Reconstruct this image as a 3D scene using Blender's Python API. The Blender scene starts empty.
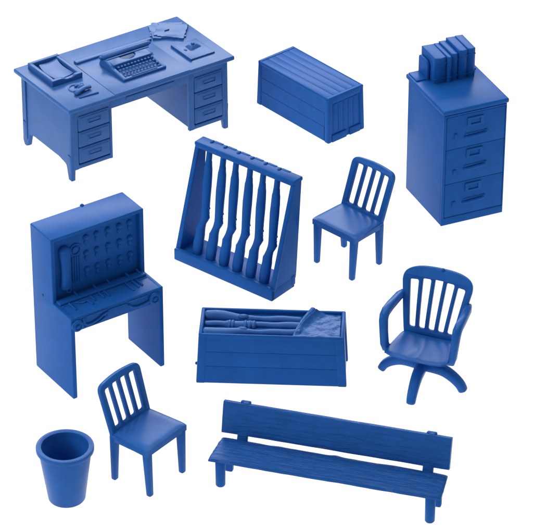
import bpy, bmesh, math, random
from mathutils import Vector, Matrix, noise
random.seed(4)
S = bpy.context.scene
COL = S.collection
R = math.radians
sin, cos, pi = math.sin, math.cos, math.pi

# ------------------------------------------------------------------ materials
def plastic(name, base, rough=.31, spec=.055, bump=.07, scale=7., grain=None, fine=.05):
    m = bpy.data.materials.new(name); m.use_nodes = True
    nt = m.node_tree; N = nt.nodes; L = nt.links
    b = N['Principled BSDF']
    tc = N.new('ShaderNodeTexCoord')
    n1 = N.new('ShaderNodeTexNoise'); n1.inputs['Scale'].default_value = scale; n1.inputs['Detail'].default_value = 3
    L.new(tc.outputs['Object'], n1.inputs['Vector'])
    n2 = N.new('ShaderNodeTexNoise'); n2.inputs['Scale'].default_value = 70; n2.inputs['Detail'].default_value = 2
    L.new(tc.outputs['Object'], n2.inputs['Vector'])
    # faint streaks of pigment in the moulded plastic
    cr = N.new('ShaderNodeValToRGB')
    cr.color_ramp.elements[0].position = .3; cr.color_ramp.elements[1].position = .7
    cr.color_ramp.elements[0].color = (*[c*.93 for c in base], 1)
    cr.color_ramp.elements[1].color = (*[c*1.07 for c in base], 1)
    L.new(n1.outputs['Fac'], cr.inputs['Fac']); L.new(cr.outputs['Color'], b.inputs['Base Color'])
    mr = N.new('ShaderNodeMapRange'); mr.inputs['To Min'].default_value = rough-.06; mr.inputs['To Max'].default_value = rough+.08
    L.new(n1.outputs['Fac'], mr.inputs['Value']); L.new(mr.outputs['Result'], b.inputs['Roughness'])
    b.inputs['Specular IOR Level'].default_value = spec
    b1 = N.new('ShaderNodeBump'); b1.inputs['Strength'].default_value = bump; b1.inputs['Distance'].default_value = .03
    L.new(n1.outputs['Fac'], b1.inputs['Height'])
    b2 = N.new('ShaderNodeBump'); b2.inputs['Strength'].default_value = fine; b2.inputs['Distance'].default_value = .004
    L.new(n2.outputs['Fac'], b2.inputs['Height']); L.new(b1.outputs['Normal'], b2.inputs['Normal'])
    last = b2
    if grain:
        mp = N.new('ShaderNodeMapping'); mp.inputs['Scale'].default_value = grain
        L.new(tc.outputs['Object'], mp.inputs['Vector'])
        n3 = N.new('ShaderNodeTexNoise'); n3.inputs['Scale'].default_value = 6; n3.inputs['Detail'].default_value = 5; n3.inputs['Distortion'].default_value = .6
        L.new(mp.outputs['Vector'], n3.inputs['Vector'])
        b3 = N.new('ShaderNodeBump'); b3.inputs['Strength'].default_value = .9; b3.inputs['Distance'].default_value = .02
        L.new(n3.outputs['Fac'], b3.inputs['Height']); L.new(b2.outputs['Normal'], b3.inputs['Normal'])
        last = b3
    L.new(last.outputs['Normal'], b.inputs['Normal'])
    return m
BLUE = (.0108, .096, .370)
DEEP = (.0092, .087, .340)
M_blue = plastic('blue_plastic', BLUE)
M_deep = plastic('dimmer_lit_blue_plastic', DEEP)  # the rack's darker exposure is put into this base colour
M_desk = plastic('brighter_lit_blue_plastic', (.032, .122, .375), spec=.14, fine=.1)  # paler because the desk's brighter lighting is put into the colour
M_chair = plastic('chair_blue_plastic', (.0135, .103, .385), spec=.11)
M_wood = plastic('wood_grained_blue_plastic', (.0115, .093, .355), spec=.12, grain=(.7, 5, 5))
M_cloth = plastic('cloth_textured_blue_plastic', (.018, .104, .37), spec=.12, fine=.5, bump=.4, scale=14)

# ------------------------------------------------------------------ mesh helpers
class MB:
    def __init__(s): s.bm = bmesh.new()
    def add(s, p, mat=None):
        if mat is not None: bmesh.ops.transform(p, matrix=mat, verts=p.verts[:])
        me = bpy.data.meshes.new('tmp'); p.to_mesh(me); s.bm.from_mesh(me); bpy.data.meshes.remove(me); p.free(); return s
    def build(s, name, mat, parent=None, angle=38):
        bmesh.ops.recalc_face_normals(s.bm, faces=s.bm.faces[:])
        me = bpy.data.meshes.new(name); s.bm.to_mesh(me); s.bm.free()
        me.materials.append(mat)
        me.polygons.foreach_set('use_smooth', [True]*len(me.polygons))
        me.set_sharp_from_angle(angle=R(angle))
        o = bpy.data.objects.new(name, me); COL.objects.link(o)
        if parent: o.parent = parent
        return o
def bev(bm, w, seg=3, ang=30):
    if w <= 0: return bm
    es = [e for e in bm.edges if len(e.link_faces) == 2 and e.calc_face_angle(0) > R(ang)]
    bmesh.ops.bevel(bm, geom=es, offset=w, segments=seg, profile=.5, affect='EDGES', clamp_overlap=True)
    return bm
def hexa(lo, hi, b=.01, seg=3):
    """lo, hi: four corners each, counter-clockwise"""
    bm = bmesh.new(); v = [bm.verts.new(p) for p in list(lo)+list(hi)]
    for f in ((3,2,1,0),(4,5,6,7),(0,1,5,4),(1,2,6,5),(2,3,7,6),(3,0,4,7)): bm.faces.new([v[i] for i in f])
    bmesh.ops.recalc_face_normals(bm, faces=bm.faces[:])
    return bev(bm, b, seg)
def box(x0, x1, y0, y1, z0, z1, b=.01, dx=0, dy=0, seg=3):
    """dx, dy: how much wider the bottom is on each side"""
    return hexa([(x0-dx,y0-dy,z0),(x1+dx,y0-dy,z0),(x1+dx,y1+dy,z0),(x0-dx,y1+dy,z0)],
                [(x0,y0,z1),(x1,y0,z1),(x1,y1,z1),(x0,y1,z1)], b, seg)
def bar(p, q, w0, d0, w1=None, d1=None, b=.008, xdir=(1,0,0)):
    """tapered rectangular bar; w along xdir"""
    w1 = w0 if w1 is None else w1; d1 = d0 if d1 is None else d1
    p = Vector(p); q = Vector(q); t = (q-p).normalized(); x = Vector(xdir); x = (x-t*x.dot(t)).normalized(); y = t.cross(x)
    def ring(c, w, d): return [c-x*w/2-y*d/2, c+x*w/2-y*d/2, c+x*w/2+y*d/2, c-x*w/2+y*d/2]
    return hexa(ring(p,w0,d0), ring(q,w1,d1), b)
def loft(rings, cap=True):
    bm = bmesh.new(); prev = None; first = None
    for r in rings:
        vs = [bm.verts.new(p) for p in r]
        if prev:
            n = len(vs)
            for i in range(n): bm.faces.new((prev[i], prev[(i+1)%n], vs[(i+1)%n], vs[i]))
        else: first = vs
        prev = vs
    if cap: bm.faces.new(first[::-1]); bm.faces.new(prev)
    return bm
def tube(pts, rad, seg=14, flat=1., up=(0,0,1), sq=1.):
    """tube along pts; rad scalar or list; flat = ratio of second half-axis; sq<1 makes it squarish"""
    P = [Vector(p) for p in pts]; n = len(P)
    rad = rad if isinstance(rad, (list, tuple)) else [rad]*n
    rings = []
    for i, c in enumerate(P):
        t = (P[min(i+1,n-1)]-P[max(i-1,0)]).normalized(); u = Vector(up)
        a = t.cross(u)
        if a.length < 1e-4: a = t.cross(Vector((1,0,0)))
        a.normalize(); b = a.cross(t)
        def f(v): return math.copysign(abs(v)**sq, v)
        rings.append([c + a*rad[i]*f(cos(2*pi*k/seg)) + b*rad[i]*flat*f(sin(2*pi*k/seg)) for k in range(seg)])
    # rounded ends
    def shrink(r, c, s, off): return [c+(p-c)*s+off for p in r]
    t0 = (P[0]-P[1]).normalized(); t1 = (P[-1]-P[-2]).normalized()
    r0, r1 = rings[0], rings[-1]; k = min(1, flat)
    rings = [shrink(r0,P[0],.45,t0*rad[0]*.42*k), shrink(r0,P[0],.82,t0*rad[0]*.27*k)] + rings + [shrink(r1,P[-1],.82,t1*rad[-1]*.27*k), shrink(r1,P[-1],.45,t1*rad[-1]*.42*k)]
    return loft(rings)
def smooth_path(pts, n=6):
    P = [Vector(p) for p in pts]; out = []
    for i in range(len(P)-1):
        a, b, c, d = P[max(i-1,0)], P[i], P[i+1], P[min(i+2,len(P)-1)]
        for k in range(n):
            t = k/n
            out.append(.5*((2*b)+(c-a)*t+(2*a-5*b+4*c-d)*t*t+(3*b-a-3*c+d)*t**3))
    return out+[P[-1]]
def ball(c, r, sx=1, sy=1, sz=1, seg=14):
    bm = bmesh.new(); bmesh.ops.create_uvsphere(bm, u_segments=seg, v_segments=max(6,seg//2), radius=r)
    bmesh.ops.transform(bm, matrix=Matrix.Translation(c) @ Matrix.Diagonal((sx,sy,sz,1)), verts=bm.verts[:]); return bm
def disc(c, r, h, axis='Z', seg=28, b=.006, r2=None):
    bm = bmesh.new(); bmesh.ops.create_cone(bm, cap_ends=True, segments=seg, radius1=r, radius2=r if r2 is None else r2, depth=h)
    bev(bm, b, 2, 50)
    m = Matrix.Translation(c)
    if axis == 'Y': m = m @ Matrix.Rotation(R(90),4,'X')
    if axis == 'X': m = m @ Matrix.Rotation(R(90),4,'Y')
    bmesh.ops.transform(bm, matrix=m, verts=bm.verts[:]); return bm
def torus(c, r, t, axis='Z', seg=28, ts=8):
    bm = bmesh.new(); g = []
    for i in range(seg):
        a = 2*pi*i/seg
        g.append([bm.verts.new(((r+t*cos(2*pi*j/ts))*cos(a), (r+t*cos(2*pi*j/ts))*sin(a), t*sin(2*pi*j/ts))) for j in range(ts)])
    for i in range(seg):
        for j in range(ts): bm.faces.new((g[i][j], g[(i+1)%seg][j], g[(i+1)%seg][(j+1)%ts], g[i][(j+1)%ts]))
    m = Matrix.Translation(c)
    if axis == 'Y': m = m @ Matrix.Rotation(R(90),4,'X')
    bmesh.ops.transform(bm, matrix=m, verts=bm.verts[:]); return bm
def lathe(prof, seg=72):
    bm = bmesh.new(); g = []
    for r, z in prof: g.append([bm.verts.new((r*cos(2*pi*i/seg), r*sin(2*pi*i/seg), z)) for i in range(seg)] if r > 1e-5 else [bm.verts.new((0,0,z))])
    for a, b in zip(g, g[1:]):
        for i in range(seg):
            j = (i+1)%seg
            q = [a[i%len(a)], a[j%len(a)], b[j%len(b)], b[i%len(b)]]
            q = list(dict.fromkeys(q)); bm.faces.new(q)
    return bm
def rounded(pts, rads, n=5):
    """polygon with rounded corners"""
    out = []; k = len(pts)
    if not isinstance(rads, (list,tuple)): rads = [rads]*k
    for i in range(k):
        p = Vector((*pts[i],0)); a = Vector((*pts[i-1],0)); c = Vector((*pts[(i+1)%k],0)); r = rads[i]
        if r <= 0: out.append(p); continue
        u = (a-p).normalized(); v = (c-p).normalized(); r = min(r, (a-p).length*.49, (c-p).length*.49)
        for j in range(n+1):
            t = j/n; out.append((p+u*r)*(1-t)**2 + p*2*t*(1-t) + (p+v*r)*t*t)
    return [(q.x,q.y) for q in out]
def dense(poly, step):
    out = []; k = len(poly)
    for i in range(k):
        a, b = Vector(poly[i]), Vector(poly[(i+1)%k]); n = max(1, int((b-a).length/step))
        for j in range(n): p = a.lerp(b, j/n); out.append((p.x,p.y))
    return out
def plate(outline, holes=(), thick=.04, b=.008, fn=None, step=None):
    """flat plate in XY (Z = thickness, centred), with holes and rounded edges, then mapped by fn"""
    cu = bpy.data.curves.new('tmp','CURVE'); cu.dimensions = '2D'; cu.fill_mode = 'BOTH'
    for poly in [outline]+list(holes):
        if step: poly = dense(poly, step)
        sp = cu.splines.new('POLY'); sp.points.add(len(poly)-1)
        for i,(x,y) in enumerate(poly): sp.points[i].co = (x,y,0,1)
        sp.use_cyclic_u = True
    cu.extrude = max(thick/2-b, .0005); cu.bevel_depth = b; cu.bevel_resolution = 2; cu.offset = -b
    o = bpy.data.objects.new('tmp', cu); COL.objects.link(o)
    dg = bpy.context.evaluated_depsgraph_get(); dg.update()
    me = bpy.data.meshes.new_from_object(o.evaluated_get(dg))
    bm = bmesh.new(); bm.from_mesh(me); bpy.data.meshes.remove(me); bpy.data.objects.remove(o); bpy.data.curves.remove(cu)
    bmesh.ops.remove_doubles(bm, verts=bm.verts[:], dist=1e-5)
    if fn:
        for v in bm.verts: v.co = fn(*v.co)
    return bm
def slab(nx, ny, pos, ztop, zbot):
    """closed sheet on a grid: pos(u,v)->(x,y), ztop/zbot(u,v,x,y)"""
    bm = bmesh.new(); T = []; B = []
    for j in range(ny+1):
        t = []; b = []
        for i in range(nx+1):
            u = -1+2*i/nx; v = -1+2*j/ny; x, y = pos(u,v)
            t.append(bm.verts.new((x,y,ztop(u,v,x,y)))); b.append(bm.verts.new((x,y,zbot(u,v,x,y))))
        T.append(t); B.append(b)
    for j in range(ny):
        for i in range(nx):
            bm.faces.new((T[j][i],T[j][i+1],T[j+1][i+1],T[j+1][i])); bm.faces.new((B[j][i],B[j+1][i],B[j+1][i+1],B[j][i+1]))
    for i in range(nx):
        bm.faces.new((T[0][i],B[0][i],B[0][i+1],T[0][i+1])); bm.faces.new((T[ny][i],T[ny][i+1],B[ny][i+1],B[ny][i]))
    for j in range(ny):
        bm.faces.new((T[j][0],T[j+1][0],B[j+1][0],B[j][0])); bm.faces.new((T[j][nx],B[j][nx],B[j+1][nx],T[j+1][nx]))
    return bm
def thing(name, label, cat, x, y, yaw, group=None):
    o = bpy.data.objects.new(name, None); COL.objects.link(o)
    o.empty_display_size = .1; o.location = (x,y,0); o.rotation_euler = (0,0,R(yaw))
    o['label'] = label; o['category'] = cat
    if group: o['group'] = group
    return o
def edge(t, k=6.):            # rounds a sheet off towards its border: 0 at the border, 1 inside
    return 1-abs(t)**k

# ------------------------------------------------------------------ desk
def make_desk():
    T = thing('desk', 'wide blue toy office desk with a typewriter, letter tray and papers moulded on top', 'desk', -1.496, 2.580, 34.87)
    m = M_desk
    H = .892; w, d = 1.032, .553
    b = MB()
    b.add(box(-w, w, -d, d, H-.05, H, .016))
    b.add(box(-.445, .50, .232, .30, H-.01, H+.024, .01))                # raised rail behind the typewriter
    b.build('desktop', m, T)
    g = MB()                                                              # blotter in the middle, a hair proud
    g.add(box(-.462, .474, -.540, .236, H-.008, H+.0045, .003))
    g.build('writing_surface', m, T)
    # long apron under the top
    a = MB(); a.add(box(-.97, .97, -.492, -.45, .715, H-.045, .006)); a.add(box(-.30,.30,-.50,-.48,.765,.80,.006)); a.build('apron', m, T)
    a = MB(); a.add(box(-.97, .97, .43, .47, .60, H-.045, .006)); a.build('back_rail', m, T)
    for s in (-1, 1):
        # outer side with arched lower edge and its two pointed feet
        poly = [(-.485,.0),(-.425,.0),(-.385,.165),(-.20,.20),(.10,.215),(.345,.175),(.385,.02),(.455,.0),(.485,.05),(.492,.84),(-.492,.84)]
        poly = rounded(poly, [.008,.008,.03,.06,.06,.03,.008,.01,.01,.005,.005])
        k = MB(); xo = s*.962
        k.add(plate(poly, (), .05, .008, lambda x,y,z: Vector((xo+z+s*(-.012+.014*(1-y)), x, y))))
        k.add(box(xo+s*.028-.008, xo+s*.028+.008, .385, .40, .10, .80, .004))   # raised line by the rear leg
        k.build('side_panel', m, T)
        # pedestal case
        x0, x1 = (-.94,-.478) if s < 0 else (.505,.94)
        k = MB()
        k.add(box(x0+.0, x1, -.462, .44, .14, .84, .006))
        k.add(box(x0-.02, x0+.045, -.494, -.455, .125, .838, .006)); k.add(box(x1-.032, x1, -.494, -.455, .125, .838, .006))
        k.add(box(x0, x1, -.493, -.455, .128, .175, .006)); k.add(box(x0, x1, -.493, -.455, .775, .838, .006))
        k.build('pedestal', m, T)
        for i in range(3):
            z1 = .755-i*.190; dr = MB()
            dr.add(box(x0+.048, x1-.036, -.503, -.45, z1-.183, z1, .012)); dr.add(box(x0+.068, x1-.056, -.508, -.50, z1-.156, z1-.022, .007))
            dro = dr.build('drawer', m, T)
            cx = (x0+x1)/2+.005; hz = z1-.092; h = MB()
            h.add(box(cx-.085, cx+.085, -.513, -.505, hz-.026, hz+.03, .004))
            h.add(tube([(cx-.072,-.515,hz+.018),(cx-.070,-.517,hz-.012),(cx+.070,-.517,hz-.012),(cx+.072,-.515,hz+.018)], .006, 8))
            h.build('handle', m, dro)
        # front and rear foot
        for yy in (-.455, .44):
            f = MB(); xx = s*.957
            f.add(hexa([(xx-.028,yy-.02,0),(xx+.022,yy-.02,0),(xx+.022,yy+.02,0),(xx-.028,yy+.02,0)] if s<0 else [(xx-.022,yy-.02,0),(xx+.028,yy-.02,0),(xx+.028,yy+.02,0),(xx-.022,yy+.02,0)],
                       [(xx-.037,yy-.030,.30),(xx+.034,yy-.030,.30),(xx+.034,yy+.030,.30),(xx-.037,yy+.030,.30)], .006))
            f.build('foot', m, T)
    # letter tray
    t = MB(); x0,x1,y0,y1 = -.905,-.535,-.03,.47; z = H
    t.add(box(x0+.02,x1-.02,y0+.02,y1-.02,z-.01,z+.012,.003))
    t.add(box(x0+.001,x0+.045,y0+.003,y1-.003,z-.01,z+.075,.01)); t.add(box(x1-.045,x1-.001,y0+.003,y1-.003,z-.01,z+.070,.01))
    t.add(box(x0,x1,y1-.045,y1,z-.01,z+.078,.01))
    fr = rounded([(x0,z-.01),(x1,z-.01),(x1,z+.072),(x1-.075,z+.072),(x1-.12,z+.05),(x0+.17,z+.05),(x0+.13,z+.076),(x0,z+.078)],[0,0,.01,.02,.03,.03,.02,.01])
    t.add(plate(fr, (), .045, .008, lambda x,y,q: Vector((x,y0+.0225+q,y))))
    tr = t.build('letter_tray', m, T)
    p = MB(); p.add(slab(14,14,lambda u,v:(-.722+u*.115+.03*v*v, .235+v*.175+.012*u), lambda u,v,x,y: z+.03+.012*u*u+.008*v, lambda u,v,x,y: z+.005)); p.build('sheet_of_paper', m, tr); tr.scale.z = .85; tr.location.z = H*.15
    # typewriter
    t = MB()
    bx0,bx1,by0,by1 = -.245,.29,-.365,.11
    # sloped side profile, extruded across
    prof = rounded([(by0,H-.005),(by0,H+.042),(-.13,H+.075),(-.105,H+.10),(.0,H+.125),(.085,H+.105),(by1,H+.03),(by1,H-.005)],[.0,.012,.02,.02,.03,.03,.01,0])
    t.add(plate(prof, (), .045, .01, lambda x,y,q: Vector((bx0+.022+q,x,y)))); t.add(plate(prof, (), .045, .01, lambda x,y,q: Vector((bx1-.022+q,x,y))))
    t.add(box(bx0+.02,bx1-.02,by0+.0,by1,H-.005,H+.03,.006)); t.add(box(bx0,bx1,by0-.004,by0+.04,H-.005,H+.042,.012))
    # cover with a half-round well for the type bars
    cov = [(bx0+.03,-.125),(-.07,-.125)]+[(.02+.095*cos(a), -.045-.075*sin(a)) for a in [pi*(1-i/10) for i in range(11)]][:0]
    hole = [(.022+.095*cos(2*pi*i/24), -.01+.085*sin(2*pi*i/24)) for i in range(24)]
    t.add(plate([(bx0+.03,-.128),(bx1-.03,-.128),(bx1-.03,.03),(bx0+.03,.03)], (hole,), .04, .008, lambda x,y,q: Vector((x,y,H+.088+.10*(y+.128)+q))))
    t.add(box(bx0+.03,bx1-.03,-.13,-.10,H+.02,H+.085,.005))
    tw = t.build('typewriter', m, T)
    r = MB(); r.add(tube([(-.235,.055,H+.135),(.325,.055,H+.135)], .036, 20)); r.add(tube([(-.262,.055,H+.135),(-.236,.055,H+.135)], .024, 14)); r.add(tube([(.326,.055,H+.135),(.35,.055,H+.135)], .024, 14))
    r.add(box(-.225,.30,-.012,.01,H+.112,H+.13,.004))
    r.build('platen', m, tw)
    kb = MB()
    for j in range(4):
        for i in range(11):
            kx = -.186+i*.0415+.010*(j%2); ky = -.315+j*.050
            kb.add(ball((kx,ky,H+.045+j*.013), .0165, 1,1,.75,10))
    kb.add(box(-.13,.19,-.352,-.334,H+.028,H+.052,.006))
    kb.build('keyboard', m, tw); tw.scale.z = .78; tw.location.z = H*.22
    tb = MB()
    for i in range(13):
        a = pi*(.1+.8*i/12); tb.add(bar((.022+.03*cos(a),-.01-.02*sin(a),H+.045),(.022+.085*cos(a),-.01-.07*sin(a),H+.078),.007,.006,b=.001))
    tb.build('type_bars', m, tw)
    # loose papers
    pp = MB()
    for k,(cx,cy,a,sx,sy,zz) in enumerate([(.755,.345,-.62,.17,.155,.010),(.735,.30,-.42,.175,.15,.022),(.77,.275,-.78,.16,.15,.034)]):
        def pos(u,v,cx=cx,cy=cy,a=a,sx=sx,sy=sy,k=k):
            e = 1+.045*noise.noise((u*4+k*3,v*4,k))*(abs(u)**4+abs(v)**4)*2.2
            return (cx+(u*sx*cos(a)-v*sy*sin(a))*e, cy+(u*sx*sin(a)+v*sy*cos(a))*e)
        pp.add(slab(22,20,pos,lambda u,v,x,y,zz=zz,k=k: H+zz+.012*noise.noise((x*7,y*7,k))+.006*u*v, lambda u,v,x,y: H-.004))
    pp.add(box(.70,.76,.29,.30,H+.03,H+.05,.003), None)
    q_ = pp.build('loose_papers', m, T); q_.scale.z = .75; q_.location.z = H*.25
    # blotter pad with an ink stand
    n = MB(); n.add(box(.59,.90,-.375,-.01,H-.005,H+.022,.008))
    n.add(box(.585,.605,-.385,.005,H-.005,H+.034,.006))
    nb = n.build('note_pad', m, T)
    s_ = MB(); s_.add(hexa([(.68,-.23,H+.015),(.86,-.20,H+.015),(.84,-.08,H+.015),(.69,-.09,H+.015)],[(.73,-.18,H+.062),(.80,-.17,H+.07),(.80,-.13,H+.07),(.73,-.13,H+.062)],.014)); s_.add(ball((.765,-.15,H+.075),.022,1,1,.7)); s_.add(ball((.66,-.17,H+.022),.018,1,1.3,.7)); s_.build('ink_stand', m, nb); nb.scale.z = .75; nb.location.z = H*.25
    # small telephone-like lump and a pen at the left
    o = MB()
    o.add(tube([(-.80,-.315,H+.022),(-.75,-.30,H+.040),(-.66,-.275,H+.046),(-.60,-.275,H+.030)], [.026,.028,.03,.026], 12, .8))
    o.add(ball((-.675,-.225,H+.03),.036,1.1,.9,.9)); o.add(ball((-.64,-.175,H+.02),.022)); o.add(ball((-.70,-.16,H+.014),.016,1.4,1,1)); o.add(ball((-.76,-.245,H+.01),.014,1.6,1,1)); o.add(torus((-.72,-.19,H+.004),.075,.008))
    q_ = o.build('telephone', m, T); q_.scale.z = .8; q_.location.z = H*.2
    o = MB(); o.add(tube([(-.80,-.385,H+.006),(-.58,-.40,H+.006)], [.007,.011], 8)); o.build('pen', m, T)
make_desk()

# ------------------------------------------------------------------ closed chest
def make_chest():
    T = thing('plank_crate', 'closed blue toy crate with planked lid and ends, nothing inside showing', 'crate', .470, 3.004, -49.27)
    m = M_blue; w, d, h = .570, .252, .532
    k = MB(); k.add(box(-w+.014,w-.014,-d+.014,d-.014,0,h-.012,.01,.018,.01))
    # corner posts
    for sx in (-1,1):
        for sy in (-1,1):
            x = sx*(w-.034); y = sy*(d-.03)
            k.add(hexa([(x-.034+sx*.018,y-.03+sy*.010,0),(x+.034+sx*.018,y-.03+sy*.010,0),(x+.034+sx*.018,y+.03+sy*.010,0),(x-.034+sx*.018,y+.03+sy*.010,0)],
                       [(x-.034,y-.03,h-.004),(x+.034,y-.03,h-.004),(x+.034,y+.03,h-.004),(x-.034,y+.03,h-.004)], .016))
    for s in (-1,1):                                               # long side boards
        for i in range(3):
            z0 = .012+i*.166; f = (h-z0)/h
            yy = s*(d-.008+.010*(1-z0/h))
            k.add(box(-w+.06,w-.06,min(yy,yy-s*.02),max(yy,yy-s*.02),z0,z0+.166,.0012,seg=1))
    k.build('body', m, T)
    for s in (-1,1):                                               # planked ends in a frame
        e = MB(); 
        def X(z): return s*(w+.018*(1-z/h))
        for i in range(5):
            y0 = -d+.075+i*(2*d-.15)/5; y1 = y0+(2*d-.15)/5-.004
            a = X(.10)-s*.010; c = X(h-.09)-s*.010
            e.add(hexa([(min(a,a-s*.02),y0,.10),(max(a,a-s*.02),y0,.10),(max(a,a-s*.02),y1,.10),(min(a,a-s*.02),y1,.10)],[(min(c,c-s*.02),y0,h-.085),(max(c,c-s*.02),y0,h-.085),(max(c,c-s*.02),y1,h-.085),(min(c,c-s*.02),y1,h-.085)],.006))
        for (z0,z1) in ((.0,.085),(h-.07,h-.006)):
            a = X(z0)+s*.001; c = X(z1)+s*.001
            if z0 == 0 and s > 0: spans = [(-d+.05,.005),(.05,d-.05)]
            else: spans = [(-d+.05,d-.05)]
            for (ya,yb) in spans:
                e.add(hexa([(min(a,a-s*.03),ya,z0),(max(a,a-s*.03),ya,z0),(max(a,a-s*.03),yb,z0),(min(a,a-s*.03),yb,z0)],[(min(c,c-s*.03),ya,z1),(max(c,c-s*.03),ya,z1),(max(c,c-s*.03),yb,z1),(min(c,c-s*.03),yb,z1)],.008))
        e.build('end_panel', m, T)
    l = MB()
    for i in range(5):
        y0 = -d+.012+i*(2*d-.024)/5; l.add(box(-w+.045,w-.045,y0,y0+(2*d-.024)/5-.001,h-.03,h+.001+.0006*(i%2),.003))
    for s in (-1,1): l.add(box(s*(w-.024)-.024,s*(w-.024)+.024,-d,d,h-.035,h+.006,.013))
    for s in (-1,1): l.add(box(-w,w,s*(d-.012)-.012,s*(d-.012)+.012,h-.035,h+.005,.011))
    l.build('lid', m, T)
make_chest()

# ------------------------------------------------------------------ filing cabinet
def make_cabinet():
    T = thing('filing_cabinet', 'tall blue three drawer filing cabinet with a row of books on top', 'filing cabinet', 1.929, 1.260, 23.56)
    m = M_blue; H = 1.346
    k = MB(); k.add(box(-.35,.35,-.412,.415,0,1.30,.016,.004,-.010))
    # frame around the drawer stack
    k.add(box(-.352,-.322,-.424,-.40,.07,1.285,.007)); k.add(box(.338,.352,-.424,-.40,.07,1.285,.006)); k.add(box(-.33,.345,-.424,-.40,1.262,1.285,.006)); k.add(box(-.352,.352,-.424,-.395,.0,.088,.008))
    k.build('body', m, T)
    t = MB(); t.add(box(-.368,.368,-.44,.44,H-.052,H,.017)); t.build('top', m, T)
    rows = [(1.259,.8825),(.8795,.4825),(.4795,.091)]; lab = [1.165,.80,.40]; han = [1.01,.64,.245]; lat = [1.03,.61,.236]
    for (z1,z0),lz,hz,az in zip(rows,lab,han,lat):
        d = MB(); d.add(box(-.319,.335,-.4205,-.40,z0,z1,.004)); do = d.build('drawer', m, T)
        l = MB(); hole = [(-.055,-.028),(.055,-.028),(.055,.028),(-.055,.028)]
        l.add(plate(rounded([(-.092,-.052),(.092,-.052),(.092,.052),(-.092,.052)],.012),(hole,),.022,.005,lambda x,y,q: Vector((x+.0,-.424+q,y+lz)))); l.build('label_holder', m, do)
        h = MB(); h.add(tube(smooth_path([(-.11,-.422,hz-.012),(-.09,-.436,hz-.012),(.0,-.438,hz-.008),(.10,-.436,hz-.002),(.125,-.424,hz+.0)]),.014,10,1.2)); h.add(box(-.11,.13,-.428,-.41,hz-.012,hz+.03,.006)); h.add(ball((.125,-.424,hz+.01),.022,1,.6,1.1)); h.build('handle', m, do)
        a = MB(); a.add(box(-.235,-.20,-.436,-.41,az-.03,az+.03,.009)); a.build('latch', m, do)
    # books between book ends, along the back edge
    x = -.200; z0 = H-.004; B = [(.135,.0,.290,.010),(.056,-.014,.290,.012),(.080,.008,.302,.0),(.100,-.002,.326,.012),(.092,.002,.326,.010)]
    for wd,dy,hh,rr in B:
        b = MB(); n = 10
        out = [(x+.002,.44)]+[(x+.002+(wd-.004)*i/n, .135+dy-.020*sin(pi*i/n)) for i in range(n+1)]+[(x+wd+.004,.44)]
        b.add(plate(rounded(out[::-1],[.01]+[0]*(len(out)-2)+[.01]),(),hh,.009,lambda a,c,q,hh=hh: Vector((a,c,z0+hh/2+q-.006*(a-x)/wd))))
        b.add(box(x+.004,x+wd-.004,.115+dy,.16,z0+.045,z0+.057,.004)); b.add(box(x+.004,x+wd-.004,.115+dy,.16,z0+hh-.07,z0+hh-.058,.004)); 
        b.build('book', m, T); x += wd
    for s,xx in ((-1,-.220),(1,.278)):
        e = MB()
        e.add(plate(rounded([(.22,0),(.425,0),(.425,.19),(.40,.215),(.25,.215),(.22,.17)],[0,0,.01,.05,.05,.01]),(),.028,.007,lambda a,c,q: Vector((xx+q,a,z0+c))))
        ww=.125 if s<0 else .052
        e.add(box(min(xx,xx+s*ww),max(xx,xx+s*ww),.235,.425,z0,z0+.018,.006)); e.build('book_end', m, T)
make_cabinet()

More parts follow.
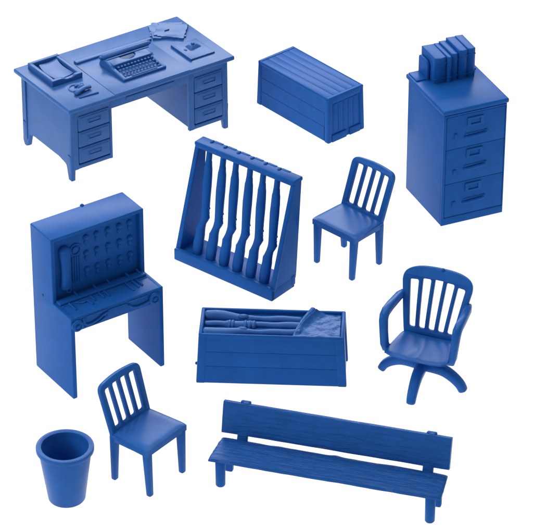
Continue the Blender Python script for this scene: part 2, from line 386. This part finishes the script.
# ------------------------------------------------------------------ rifle rack
def make_rack():
    T = thing('gun_rack', 'blue toy gun rack holding six upright rifles between sloping ends', 'gun rack', -.325, -.148, -38.70)
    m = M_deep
    b = MB(); b.add(box(-.629,.629,-.182,-.128,0,.132,.014)); b.add(box(-.62,.62,-.15,.175,.0,.105,.01)); b.add(box(-.629,.629,.13,.182,0,.085,.012))
    for s in (-1,1): b.add(box(s*.605-.024,s*.605+.024,-.18,.182,0,.125,.012))
    b.build('base', m, T)
    for s in (-1,1):
        e = MB()
        poly = rounded([(-.150,.09),(.205,.09),(.215,.16),(.290,1.19),(.178,1.19)],[0,.01,.02,.01,.01])
        e.add(plate(poly,(),.050,.010,lambda x,y,q: Vector((s*.602+q,x,y))))
        # flange along the front edge
        e.add(bar((s*.604,-.140,.10),(s*.604,.190,1.18),.056,.03,.05,.03))
        if s>0: e.add(box(.585,.632,.12,.20,.02,.15,.02))
        e.build('end_panel', m, T)
    t = MB(); t.add(box(-.632,.632,.160,.305,1.168,1.215,.016)); t.add(box(-.615,.615,.155,.185,1.155,1.20,.010))
    for i in range(6):
        x = -.437+i*.170; t.add(ball((x-.045,.265,1.212),.030,.7,1.1,.55)); t.add(box(x-.035,x+.075,.270,.303,1.205,1.219,.008))
    t.build('top_rail', m, T)
    # rifles: profile (t, u, half width, half depth)
    P = [(-.01,-.002,.040,.035),(.03,-.002,.047,.040),(.10,.000,.048,.040),(.19,.006,.045,.036),(.235,.004,.044,.034),(.26,.010,.038,.032),(.30,.019,.033,.030),(.335,.032,.038,.032),(.365,.040,.042,.034),
         (.40,.034,.037,.034),(.45,.030,.038,.034),(.55,.022,.041,.034),(.65,.016,.044,.034),(.75,.012,.041,.033),(.815,.008,.038,.032),(.84,.007,.033,.029),(.88,.005,.029,.027)]
    for i in range(6):
        x0 = -.415+i*.171; x1 = -.470+i*.171; jit = [0,.006,-.004,.004,-.003,.003][i]
        def C(t,u): return Vector((x0+(x1-x0)*t+u*.9+jit*t, -.070+.285*t, .10+1.075*t))
        def ell(t,u,a,d,seg=14): 
            c = C(t,u); ax = Vector((1,0,0)); dd = Vector((0,.97,-.25))
            return [c+ax*a*math.copysign(abs(cos(q))**.85,cos(q))+dd*d*math.copysign(abs(sin(q))**.85,sin(q)) for q in [2*pi*k/seg for k in range(seg)]]
        k = MB(); k.add(loft([ell(t,u*1.27,a*1.17,d*1.05) for t,u,a,d in P]))
        k.add(tube([C(.350,.070),C(.375,.094),C(.41,.092),C(.43,.07)],.011,8))
        rf = k.build('rifle', m, T)
        n = MB(); n.add(loft([ell(t,u,a*1.2,d*1.1,12) for t,u,a,d in ((.86,.006,.026,.026),(.92,.003,.0255,.025),(1.0,0,.0245,.024))])); n.build('barrel', m, rf)
        n = MB(); n.add(tube([C(.46,.05),C(.465,.082),C(.45,.092)],.013,8)); n.build('bolt', m, rf)
make_rack()

# ------------------------------------------------------------------ plain chairs
def make_chair(label, x, y, yaw, ws, ds, hs, hb, yb):
    T = thing('chair', label, 'chair', x, y, yaw, 'plain slat backed chairs')
    m = M_chair; h = ds/2
    s = MB()
    s.add(slab(24,20,lambda u,v:((ws/2-.018*(v+1)/2)*u, h*v), lambda u,v,X,Y: hs-.012*(abs(u)**10+abs(v)**10)-.006*(1-u*u)*(1-v*v), lambda u,v,X,Y: hs-.080))
    s.add(box(-ws/2+.003,ws/2-.003,-h+.003,-h+.05,hs-.085,hs-.02,.008)); s.add(box(-ws/2+.012,ws/2-.012,h-.05,h-.004,hs-.085,hs-.02,.008))
    for q in (-1,1): s.add(box(q*(ws/2-.028)-.022,q*(ws/2-.028)+.022,-h+.006,h-.006,hs-.085,hs-.02,.008))
    s.build('seat', m, T, 50)
    for sx in (-1,1):
        for sy in (-1,1):
            l = MB(); xt = sx*(ws/2-.040); yt = sy*(h-.038)
            xb = sx*(ws/2-.048); yb_ = sy*(h-.020)
            l.add(bar((xb,yb_,.0),(xt,yt,hs-.03),.058,.056,.078,.075,b=.020)); l.build('leg', m, T)
    # back: outline in (x, length) on a plane that leans back
    wt = .277; wb = ws/2-.012; L = math.hypot(hb-hs+.05, yb-(h-.03))
    out = rounded([(-wb,0),(wb,0),(wt,L),(-wt,L)],[.004,.004,.075,.075],8)
    out = []
    out += [(-wb,0),(wb,0)]
    top = rounded([(wb,0),(wt,L+.012),(0,L+.032),(-wt,L+.012),(-wb,0)],[0,.075,.2,.075,0],8)
    out = top
    holes = []; n = 4; zb, zt = .072, L-.048
    for i in range(n):
        fr0 = -1+2*(i+.0)/n; 
        def xx(f, z, side):
            W = (wb+(wt-wb)*z/L)-.050; return W*f
        a0 = -1+2*i/n; a1 = -1+2*(i+1)/n; g = .0165
        holes.append(rounded([(xx(a0,zb,0)+g,zb),(xx(a1,zb,0)-g,zb),(xx(a1,zt,0)-g,zt+.012*(1-abs(a1+a0)/2)),(xx(a0,zt,0)+g,zt+.012*(1-abs(a1+a0)/2))],.02,4))
    def fn(a, c, q):
        t = c/L; Y = (h-.03)+(yb-h+.03)*t+ .018*(1-(a/wt)**2)*t; Z = hs-.05+(hb-hs+.05)*t
        ang = math.atan2(yb-h+.03, hb-hs+.05)
        return Vector((a, Y+q*cos(ang), Z-q*sin(ang)))
    k = MB(); k.add(plate(out, holes, .050, .014, fn, .03)); k.build('backrest', m, T, 45)
make_chair('blue toy slat back chair facing left, beside the gun rack', .815, .034, -43.41, .568, .445, .522, .968, .375)
make_chair('blue toy slat back chair facing right, beside the waste bin', -1.069, -3.569, 51.80, .552, .455, .532, .958, .335)

# ------------------------------------------------------------------ switchboard
def make_switchboard():
    T = thing('telephone_switchboard', 'blue toy telephone switchboard desk with handset, bulbs and cords on its face', 'switchboard', -1.582, -1.794, 34.08)
    m = M_blue; w = .506; yf = -.345
    # hood: box with a recessed front
    hd = MB(); z0, z1 = .90, 1.594
    hd.add(box(-w+.009,w-.009,-.0262,.345,z1-.036,z1+.001,.007)); hd.add(box(-w+.02,w-.02,.04,.34,z0,z1-.02,.01))
    hd.build('hood', m, T)
    sp = MB(); sp.add(ball((.06,.345,z1-.006),.022)); sp.build('casting_nub', m, T)
    f = MB(); f.add(box(-.470,.470,.022,.05,.87,1.57,.004)); fo = f.build('face_panel', m, T)
    for cx in (-.105,.012,.135,.258,.372):
        for cz in (1.445,1.275,1.095):
            l = MB(); l.add(ball((cx,.019,cz+.024),.029,1,1.,1.05)); l.add(ball((cx,.019,cz-.030),.020,1,.8,1.6)); l.build('lamp', m, fo)
    dl = MB(); dl.add(torus((-.222,.018,1.375),.058,.010,'Y')); dl.add(disc((-.222,.018,1.375),.034,.02,'Y')); dl.build('dial', m, fo)
    rb = MB()
    for i in range(4): rb.add(box(-.262+i*.026,-.250+i*.026,.012,.03,1.02,1.30,.004))
    rb.build('vent', m, fo)
    h = MB(); h.add(tube(smooth_path([(-.350,.0,1.405),(-.352,-.018,1.34),(-.350,-.024,1.22),(-.348,-.018,1.10),(-.344,.0,1.035)],5),[.055,.056,.056,.055,.054,.052,.050,.049,.049,.049,.049,.049,.049,.049,.050,.052,.054,.056,.056,.055,.052],16,.8,(0,1,0)))
    h.add(ball((-.349,.0,1.415),.060,1,.8,.8)); h.add(ball((-.344,.0,1.03),.058,1,.8,.75)); h.build('handset', m, T)
    h = MB(); h.add(tube(smooth_path([(-.345,.01,1.0),(-.33,-.0,.955),(-.30,.0,.945),(-.285,.01,.985)]),.008,8)); h.build('handset_cord', m, T)
    # sides
    for s in (-1,1):
        k = MB(); yb = .345 if s < 0 else .245
        poly = rounded([(yf,.0),(yf+.05,0),(yb,.0),(yb,.74),(.345,.76),(.345,1.594),(-.026,1.594),(-.026,.90),(yf,.90)],[.02,0,.02,.0,.0,.012,.012,.006,.012])
        k.add(plate(poly,(),.044,.009,lambda x,y,q: Vector((s*(w-.022)+q,x,y))))
        if s < 0: k.add(ball((-.506,.16,.90),.014,.6))
        k.build('side_panel', m, T)
    # desk shelf and apron
    k = MB(); k.add(box(-w+.030,w-.030,yf-.001,.03,.855,.899,.010)); k.add(box(-.475,.475,-.105,-.02,.885,.925,.010)); k.add(box(-.46,.47,-.128,-.108,.89,.905,.005)); k.build('shelf', m, T)
    for x_,l_ in ((-.385,.10),(-.155,.065),(-.06,.07),(-.005,.075),(.235,.12),(.305,.10),(.35,.09)):
        c = MB(); c.add(tube([(x_,-.112,.908),(x_+.006,-.13-l_,.901)],.011,8)); c.build('plug', m, T)
    c = MB(); c.add(tube(smooth_path([(-.33,-.13,.903),(-.27,-.17,.904),(-.22,-.165,.904),(-.20,-.24,.904)]),.010,8)); c.build('plug_cord', m, T)
    for x_ in (-.27,-.06,.09,.30,.42):
        c = MB(); c.add(tube([(x_,-.01,.945),(x_+.01,-.06,.920)],.011,8)); c.build('toggle', m, T)
    a = MB(); a.add(box(-w+.028,w-.028,yf-.002,yf+.05,.745,.885,.008)); a.build('apron', m, T)
    for x_ in (-.442,.400):
        d = MB(); d.add(disc((x_,yf-.008,.812),.060,.03,'Y')); d.add(torus((x_,yf-.022,.812),.042,.010,'Y')); d.add(disc((x_,yf-.022,.812),.020,.03,'Y',16)); d.build('dial', m, T)
    for P_, r_ in (([(-.375,.86),(-.36,.80),(-.30,.785),(-.23,.80),(-.16,.835),(-.12,.845)],.013),([(.12,.835),(.16,.80),(.22,.785),(.30,.79),(.34,.80)],.013),
                   ([(-.36,.775),(-.28,.765),(-.20,.775),(-.14,.80)],.009),([(-.34,.868),(-.12,.872)],.007),([(.12,.868),(.33,.865)],.007)):
        d = MB(); d.add(tube(smooth_path([(x_,yf-.008,z_) for x_,z_ in P_]),r_,8)); d.build('looped_cord', m, T)
    d = MB(); d.add(plate(rounded([(-.115,.792),(.10,.792),(.118,.845),(.09,.862),(-.10,.862),(-.125,.845)],.012),(),.03,.006,lambda x,y,q: Vector((x,yf-.006+q,y)))); d.build('plaque', m, T)
make_switchboard()

# ------------------------------------------------------------------ open crate
def make_crate():
    T = thing('weapon_crate', 'open blue toy crate of rifles half covered by a folded cloth', 'crate', .057, -1.879, -3.03)
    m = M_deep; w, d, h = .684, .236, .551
    k = MB(); k.add(box(-w+.012,w-.012,-d+.010,d-.01,0,h-.085,.006,.026,.01))
    def yl(z): return d+.010*(1-z/h)
    # side boards + rim
    for s in (-1,1):
        for (z0,z1) in ((.010,.193),(.1945,.353),(.3545,.530)):
            a = s*(yl(z0)-.003); c = s*(yl(z1)-.003); ww = w-.05
            k.add(hexa([(-ww,min(a,a-s*.025),z0),(ww,min(a,a-s*.025),z0),(ww,max(a,a-s*.025),z0),(-ww,max(a,a-s*.025),z0)],[(-ww,min(c,c-s*.025),z1),(ww,min(c,c-s*.025),z1),(ww,max(c,c-s*.025),z1),(-ww,max(c,c-s*.025),z1)],.0035))
        k.add(box(-w+.004,w-.004,min(s*d,s*(d-.030)),max(s*d,s*(d-.030)),h-.045,h-.002,.010)); k.add(box(-w+.03,w-.03,min(s*(d-.01),s*(d-.028)),max(s*(d-.01),s*(d-.028)),h-.12,h-.02,.004))
        k.add(box(min(s*w,s*(w-.038)),max(s*w,s*(w-.038)),-d+.002,d-.002,h-.09,h,.013))
    for sx in (-1,1):
        for sy in (-1,1):
            x = sx*(w-.042); y = sy*(d-.03); e = .028
            k.add(hexa([(x-.042+sx*e,y-.03+sy*.010,0),(x+.042+sx*e,y-.03+sy*.010,0),(x+.042+sx*e,y+.03+sy*.010,0),(x-.042+sx*e,y+.03+sy*.010,0)],
                       [(x-.042,y-.03,h-.03),(x+.042,y-.03,h-.03),(x+.042,y+.03,h-.03),(x-.042,y+.03,h-.03)], .012))
    k.add(ball((-w-.03,-.1,.13),.016));
    k.build('crate_body', m, T)
    # rifles lying inside
    zt = h-.036
    for yy, ph, thin in ((.128,0,1.),(.0,1,.8),(-.128,2,1.)):
        k = MB(); pts = []; rr = []
        for i in range(41):
            t = i/40; x = -.63+1.02*t
            if ph == 1:
                y = yy+.012*t+(.0 if t<.2 else .0); r = .030 if t < .18 else (.044 if t < .45 else .036+.006*sin(9*t))
            else:
                sgn = 1 if ph == 0 else -1
                y = yy - sgn*.018*math.tanh((t-.3)*8); r = .056-.028*min(1,max(0,(t-.16)*3.4)) if t < .5 else .028+.008*sin((t-.5)*6)
            z = zt+.014*noise.noise((t*5,ph,0)); pts.append((x,y,z)); rr.append(r)
        k.add(tube(pts[:36], rr[:36], 16, .8))
        if ph == 1:
            for q in (.0,.03,.15,.19,.23): k.add(tube([(-.41+q,yy,zt),(-.40+q,yy,zt)],.051,16,.8))
        else: k.add(ball((-.28,yy-.02*(1 if ph==0 else -1),zt+.02),.034,1.6,.9,.7))
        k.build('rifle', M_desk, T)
    k = MB(); k.add(box(-.645,.62,-.205,.205,h-.09,h-.050,.004)); k.build('added_gap_fill', M_deep, T)  # added surface, raised so the gaps between rifles stay less dark
    # cloth over the right part: left border runs diagonally, its rear corner folded up over the rim
    def pos(u, v):
        xl = .27+.105*v+.02*v*v; xr = w-.045; t = (u+1)/2
        return (xl+(xr-xl)*t, (d-.036)*v)
    def zt_(u, v, x, y):
        t = (u+1)/2; k = ((v+1)/2); fold = math.exp(-(t/(.10+.10*k))**1.5)*(.012+.050*k)
        return h-.020+fold-.030*math.exp(-(t/.02)**2)+.012*noise.noise((x*7+y*2,y*4,1))+.006*noise.noise((x*16,y*16,4))-.008*t
    c = MB(); c.add(slab(70,40,pos,zt_,lambda u,v,x,y: h-.10))
    c.add(tube(smooth_path([(.205,-.195,h-.030),(.235,-.08,h-.022),(.285,.06,h-.012),(.345,.165,h+.004),(.378,.215,h+.012)]),
               [.012+.022*j/24 for j in range(25)], 12, .9))
    c.add(slab(16,10,lambda u,v:(.40+.19*u, -.212+.020*v), lambda u,v,x,y: h-.004+.010*noise.noise((x*12,0,3))+.006*(1-abs(u))-.008*abs(v)**3, lambda u,v,x,y: h-.03))
    c.build('cloth', M_cloth, T, 60)
make_crate()

# ------------------------------------------------------------------ swivel chair
def make_swivel():
    T = thing('swivel_chair', 'blue toy office armchair on a four footed swivel base', 'swivel chair', 1.474, -2.065, -22.36)
    m = M_chair; hs = .428
    s = MB()
    def pos(u, v):
        W = .318-.052*(v+1)/2; y = -.028+.222*v
        k = 1-.05*abs(u)**6*abs(v)**6
        fr = -.022*(1-u*u) if v < 0 else 0
        return (W*u*k, y*k+fr*abs(min(v,0)))
    def top(u, v, x, y): return hs-.026*(1-u*u)**.8*(1-(v*.8)**2)+.010*math.exp(-(u/.15)**2)*(1-v)/2-.014*(abs(u)**12+abs(v)**12)
    s.add(slab(30,26,pos,top,lambda u,v,x,y: hs-.052+.018*(abs(u)**8+abs(v)**8)))
    s.build('seat', m, T, 60)
    # back with five slots, curved round the sitter and leaning back
    L = .56; wb, wt = .262, .345
    top_ = [(wt*cos(a)*1.0, L-.055+.055*sin(a)) for a in []]
    out = [(-wb,0),(wb,0)]+[(wt*math.copysign(abs(cos(a))**.52,cos(a)), L-.10+.125*sin(a)**.62) for a in [pi*i/36 for i in range(37)]]
    holes = []
    n = 5
    for i in range(n):
        a0 = -1+2*i/n; a1 = -1+2*(i+1)/n; g = .018; zb, zt = .060, L-.100
        def W(z): return wb+(wt-wb)*z/L-.036
        mid = 1-abs(a0+a1)/2
        holes.append(rounded([(W(zb)*a0+g,zb),(W(zb)*a1-g,zb),(W(zt)*a1-g,zt+.035*mid),(W(zt)*a0+g,zt+.035*mid)],.018,4))
    def fn(a, c, q):
        t = c/L; Y = .185+.215*t**1.25+.055*(1-(a/wt)**2)*(.2+.8*t); Z = hs-.03+.572*t
        ang = math.atan2(.22,.572); q *= (1+.6*t*(t>.7)*0)
        return Vector((a, Y+q*cos(ang), Z-q*sin(ang)))
    k = MB(); k.add(plate(out, holes, .052, .013, fn, .025)); k.build('backrest', m, T, 45)
    k = MB(); k.add(ball((.02,.440,1.000),.018)); k.build('casting_nub', m, T)
    for q in (-1,1):
        a = MB()
        a.add(tube([(q*.325,.32,.735),(q*.342,.25,.742),(q*.358,.05,.745),(q*.362,-.055,.742),(q*.362,-.100,.722),(q*.361,-.118,.68),(q*.352,-.128,.56),(q*.340,-.135,.44),(q*.328,-.128,.395),(q*.285,-.11,.372)],
                   [.036,.040,.044,.046,.047,.045,.042,.042,.042,.036],14,.9,(q,0,0.01),.62)); a.build('armrest', m, T)
    # base
    h = MB(); h.add(disc((0,0,.29),.062,.20,'Z',24,.006)); h.add(disc((0,0,.365),.12,.03,'Z',28,.008)); h.add(ball((0,0,.215),.085,1,1,.8)); h.build('hub', m, T)
    for i in range(4):
        an = [-.08,.09+pi/2,pi-.07,.09-pi/2][i]; dx, dy = cos(an), sin(an)
        l = MB(); P = [(.02,.200),(.12,.205),(.22,.195),(.31,.155),(.385,.095),(.420,.036)]
        l.add(tube(smooth_path([(r*dx,r*dy,z) for r,z in P],4),[.056-.014*(j/20)**1.5 for j in range(21)],14,.95,(0,0,1),.62)); 
        l.build('leg', m, T)
make_swivel()

# ------------------------------------------------------------------ waste bin
def make_bin():
    T = thing('waste_bin', 'round blue toy waste bin, empty, with a thick rolled rim', 'waste bin', BINX, BINY, 0)
    H = .57; m = M_chair
    b = MB(); b.add(lathe([(0,0),(.150,0),(.162,.004),(.168,.014),(.236,H-.055),(.238,H-.03),(.215,H-.03),(.206,H-.05),(.142,.035),(.12,.022),(0,.022)])); b.build('bin_body', m, T)
    r = MB(); r.add(lathe([(.205,H-.052),(.236,H-.052),(.256,H-.044),(.260,H-.038),(.260,H-.006),(.258,H-.001),(.254,H),(.222,H),(.213,H-.003),(.210,H-.012),(.205,H-.052)]))
    r.add(box(.235,.262,-.012,.012,H-.03,H-.004,.004),Matrix.Rotation(R(-38),4,'Z'))
    r.build('rim', m, T)
BINX, BINY = -1.792, -3.903
make_bin()

# ------------------------------------------------------------------ bench
def make_bench():
    T = thing('bench', 'long low blue toy bench with rough wood grained planks and backrest', 'bench', .557, -3.872, -16.14)
    m = M_wood; hs = .324
    def rough(x, y, k): return .006*noise.noise((x*2.2,y*26,k))+.004*noise.noise((x*6,y*60,k+3))
    s = MB()
    def pos(u, v):
        x = 1.062*u; e = .006*noise.noise((x*3.1,v*2,7))+.003*noise.noise((x*9,v,2))
        nib = .014*math.exp(-((x-.02)/.045)**2) if v > .9 else 0
        skew = -.012*v*(abs(u)**20)*(1 if u>0 else -1)
        return (x+skew+.008*noise.noise((v*3,u,5))*abs(u)**30, .180*v+e*abs(v)**3+nib)
    s.add(slab(160,26,pos,lambda u,v,x,y: hs+rough(x,y,1)-.010*(abs(v)**14+abs(u)**60),lambda u,v,x,y: hs-.036))
    s.build('seat_plank', m, T, 70)
    b = MB(); W = 1.058
    bm = slab(160,18,lambda u,v:(W*u, v), lambda u,v,x,y: .026+.7*rough(x,y*.15,4)-.008*(abs(v)**10), lambda u,v,x,y: -.024)
    y0,z0,y1,z1 = .205,.358,.278,.652
    for v in bm.verts:
        t = (v.co.y+1)/2+.006*noise.noise((v.co.x*4,v.co.y,9))*abs(v.co.y); q = v.co.z
        # local front is -y: thickness goes towards -y
        v.co = Vector((v.co.x, y0+(y1-y0)*t-q*.97, z0+(z1-z0)*t+q*.24))
    b.add(bm); b.build('backrest_plank', m, T, 70)
    for x in (-.860,.865):
        p = MB(); p.add(bar((x,.165,.26),(x,.312,.662),.10,.045,.095,.050,b=.014)); p.add(ball((x+.01,.292,.650),.026,1.6,1.2,.6)); p.build('back_post', m, T)
    for x in (-.978,.965):
        l = MB(); l.add(tube([(x,-.118,.012),(x,-.118,.27)],[.045,.047],18)); l.build('leg', M_blue, T)
        l = MB(); l.add(bar((x+.012,.120,0),(x+.012,.120,.30),.075,.06,.08,.07,b=.018)); l.build('leg', M_blue, T)
make_bench()

# ------------------------------------------------------------------ added light table, lamps, world
def make_table():
    bm = bmesh.new(); v = [bm.verts.new(p) for p in ((-30,-25,0),(30,-25,0),(30,35,0),(-30,35,0))]; bm.faces.new(v)
    me = bpy.data.meshes.new('tabletop'); bm.to_mesh(me); bm.free()
    o = bpy.data.objects.new('tabletop', me); COL.objects.link(o); o['kind'] = 'structure'
    m = bpy.data.materials.new('white_translucent_acrylic'); m.use_nodes = True; nt = m.node_tree; nt.nodes.clear()  # translucent so the added lamp below turns it shadowless white
    out = nt.nodes.new('ShaderNodeOutputMaterial'); mx = nt.nodes.new('ShaderNodeMixShader'); d = nt.nodes.new('ShaderNodeBsdfDiffuse'); t = nt.nodes.new('ShaderNodeBsdfTranslucent')
    d.inputs[0].default_value = (.4,.4,.4,1); t.inputs[0].default_value = (.92,.92,.92,1); mx.inputs[0].default_value = .5
    nt.links.new(d.outputs[0],mx.inputs[1]); nt.links.new(t.outputs[0],mx.inputs[2]); nt.links.new(mx.outputs[0],out.inputs[0])
    me.materials.append(m)
make_table()
def area(name, loc, target, sx, sy, power):
    l = bpy.data.lights.new(name,'AREA'); l.shape = 'RECTANGLE'; l.size = sx; l.size_y = sy; l.energy = power
    o = bpy.data.objects.new(name,l); COL.objects.link(o); o.location = loc
    o.rotation_euler = (Vector(target)-Vector(loc)).to_track_quat('-Z','Y').to_euler(); return o
area('added_light_under_table', (0,0,-2.5), (0,0,0), 36, 36, 8000)  # added lamp, shines up through the sheet to wash out shadows
area('softbox_behind', (-2,24,15), (0,0,0), 22, 9, 6000)
area('softbox_above', (0,7,24), (0,0,0), 14, 12, 2600)
area('softbox_left', (-13,-6,9), (0,0,0), 8, 8, 1100)
w = bpy.data.worlds.new('World'); S.world = w; w.use_nodes = True
w.node_tree.nodes['Background'].inputs[0].default_value = (1,1,1,1); w.node_tree.nodes['Background'].inputs[1].default_value = .34

# ------------------------------------------------------------------ camera
D = 32.39387; th = R(32.346186)
cam = bpy.data.cameras.new('Camera'); co = bpy.data.objects.new('Camera', cam); COL.objects.link(co)
co.location = (0,-D*cos(th),D*sin(th)); co.rotation_euler = (R(90)-th,0,0)
cam.sensor_fit = 'HORIZONTAL'; cam.sensor_width = 36; cam.lens = 36*D/5.33; cam.clip_start = .5; cam.clip_end = 300
S.camera = co
S.render.engine = 'CYCLES'
S.view_settings.view_transform = 'Standard'; S.view_settings.look = 'None'; S.view_settings.exposure = 0; S.view_settings.gamma = 1
S.render.resolution_x = 1024; S.render.resolution_y = 1018
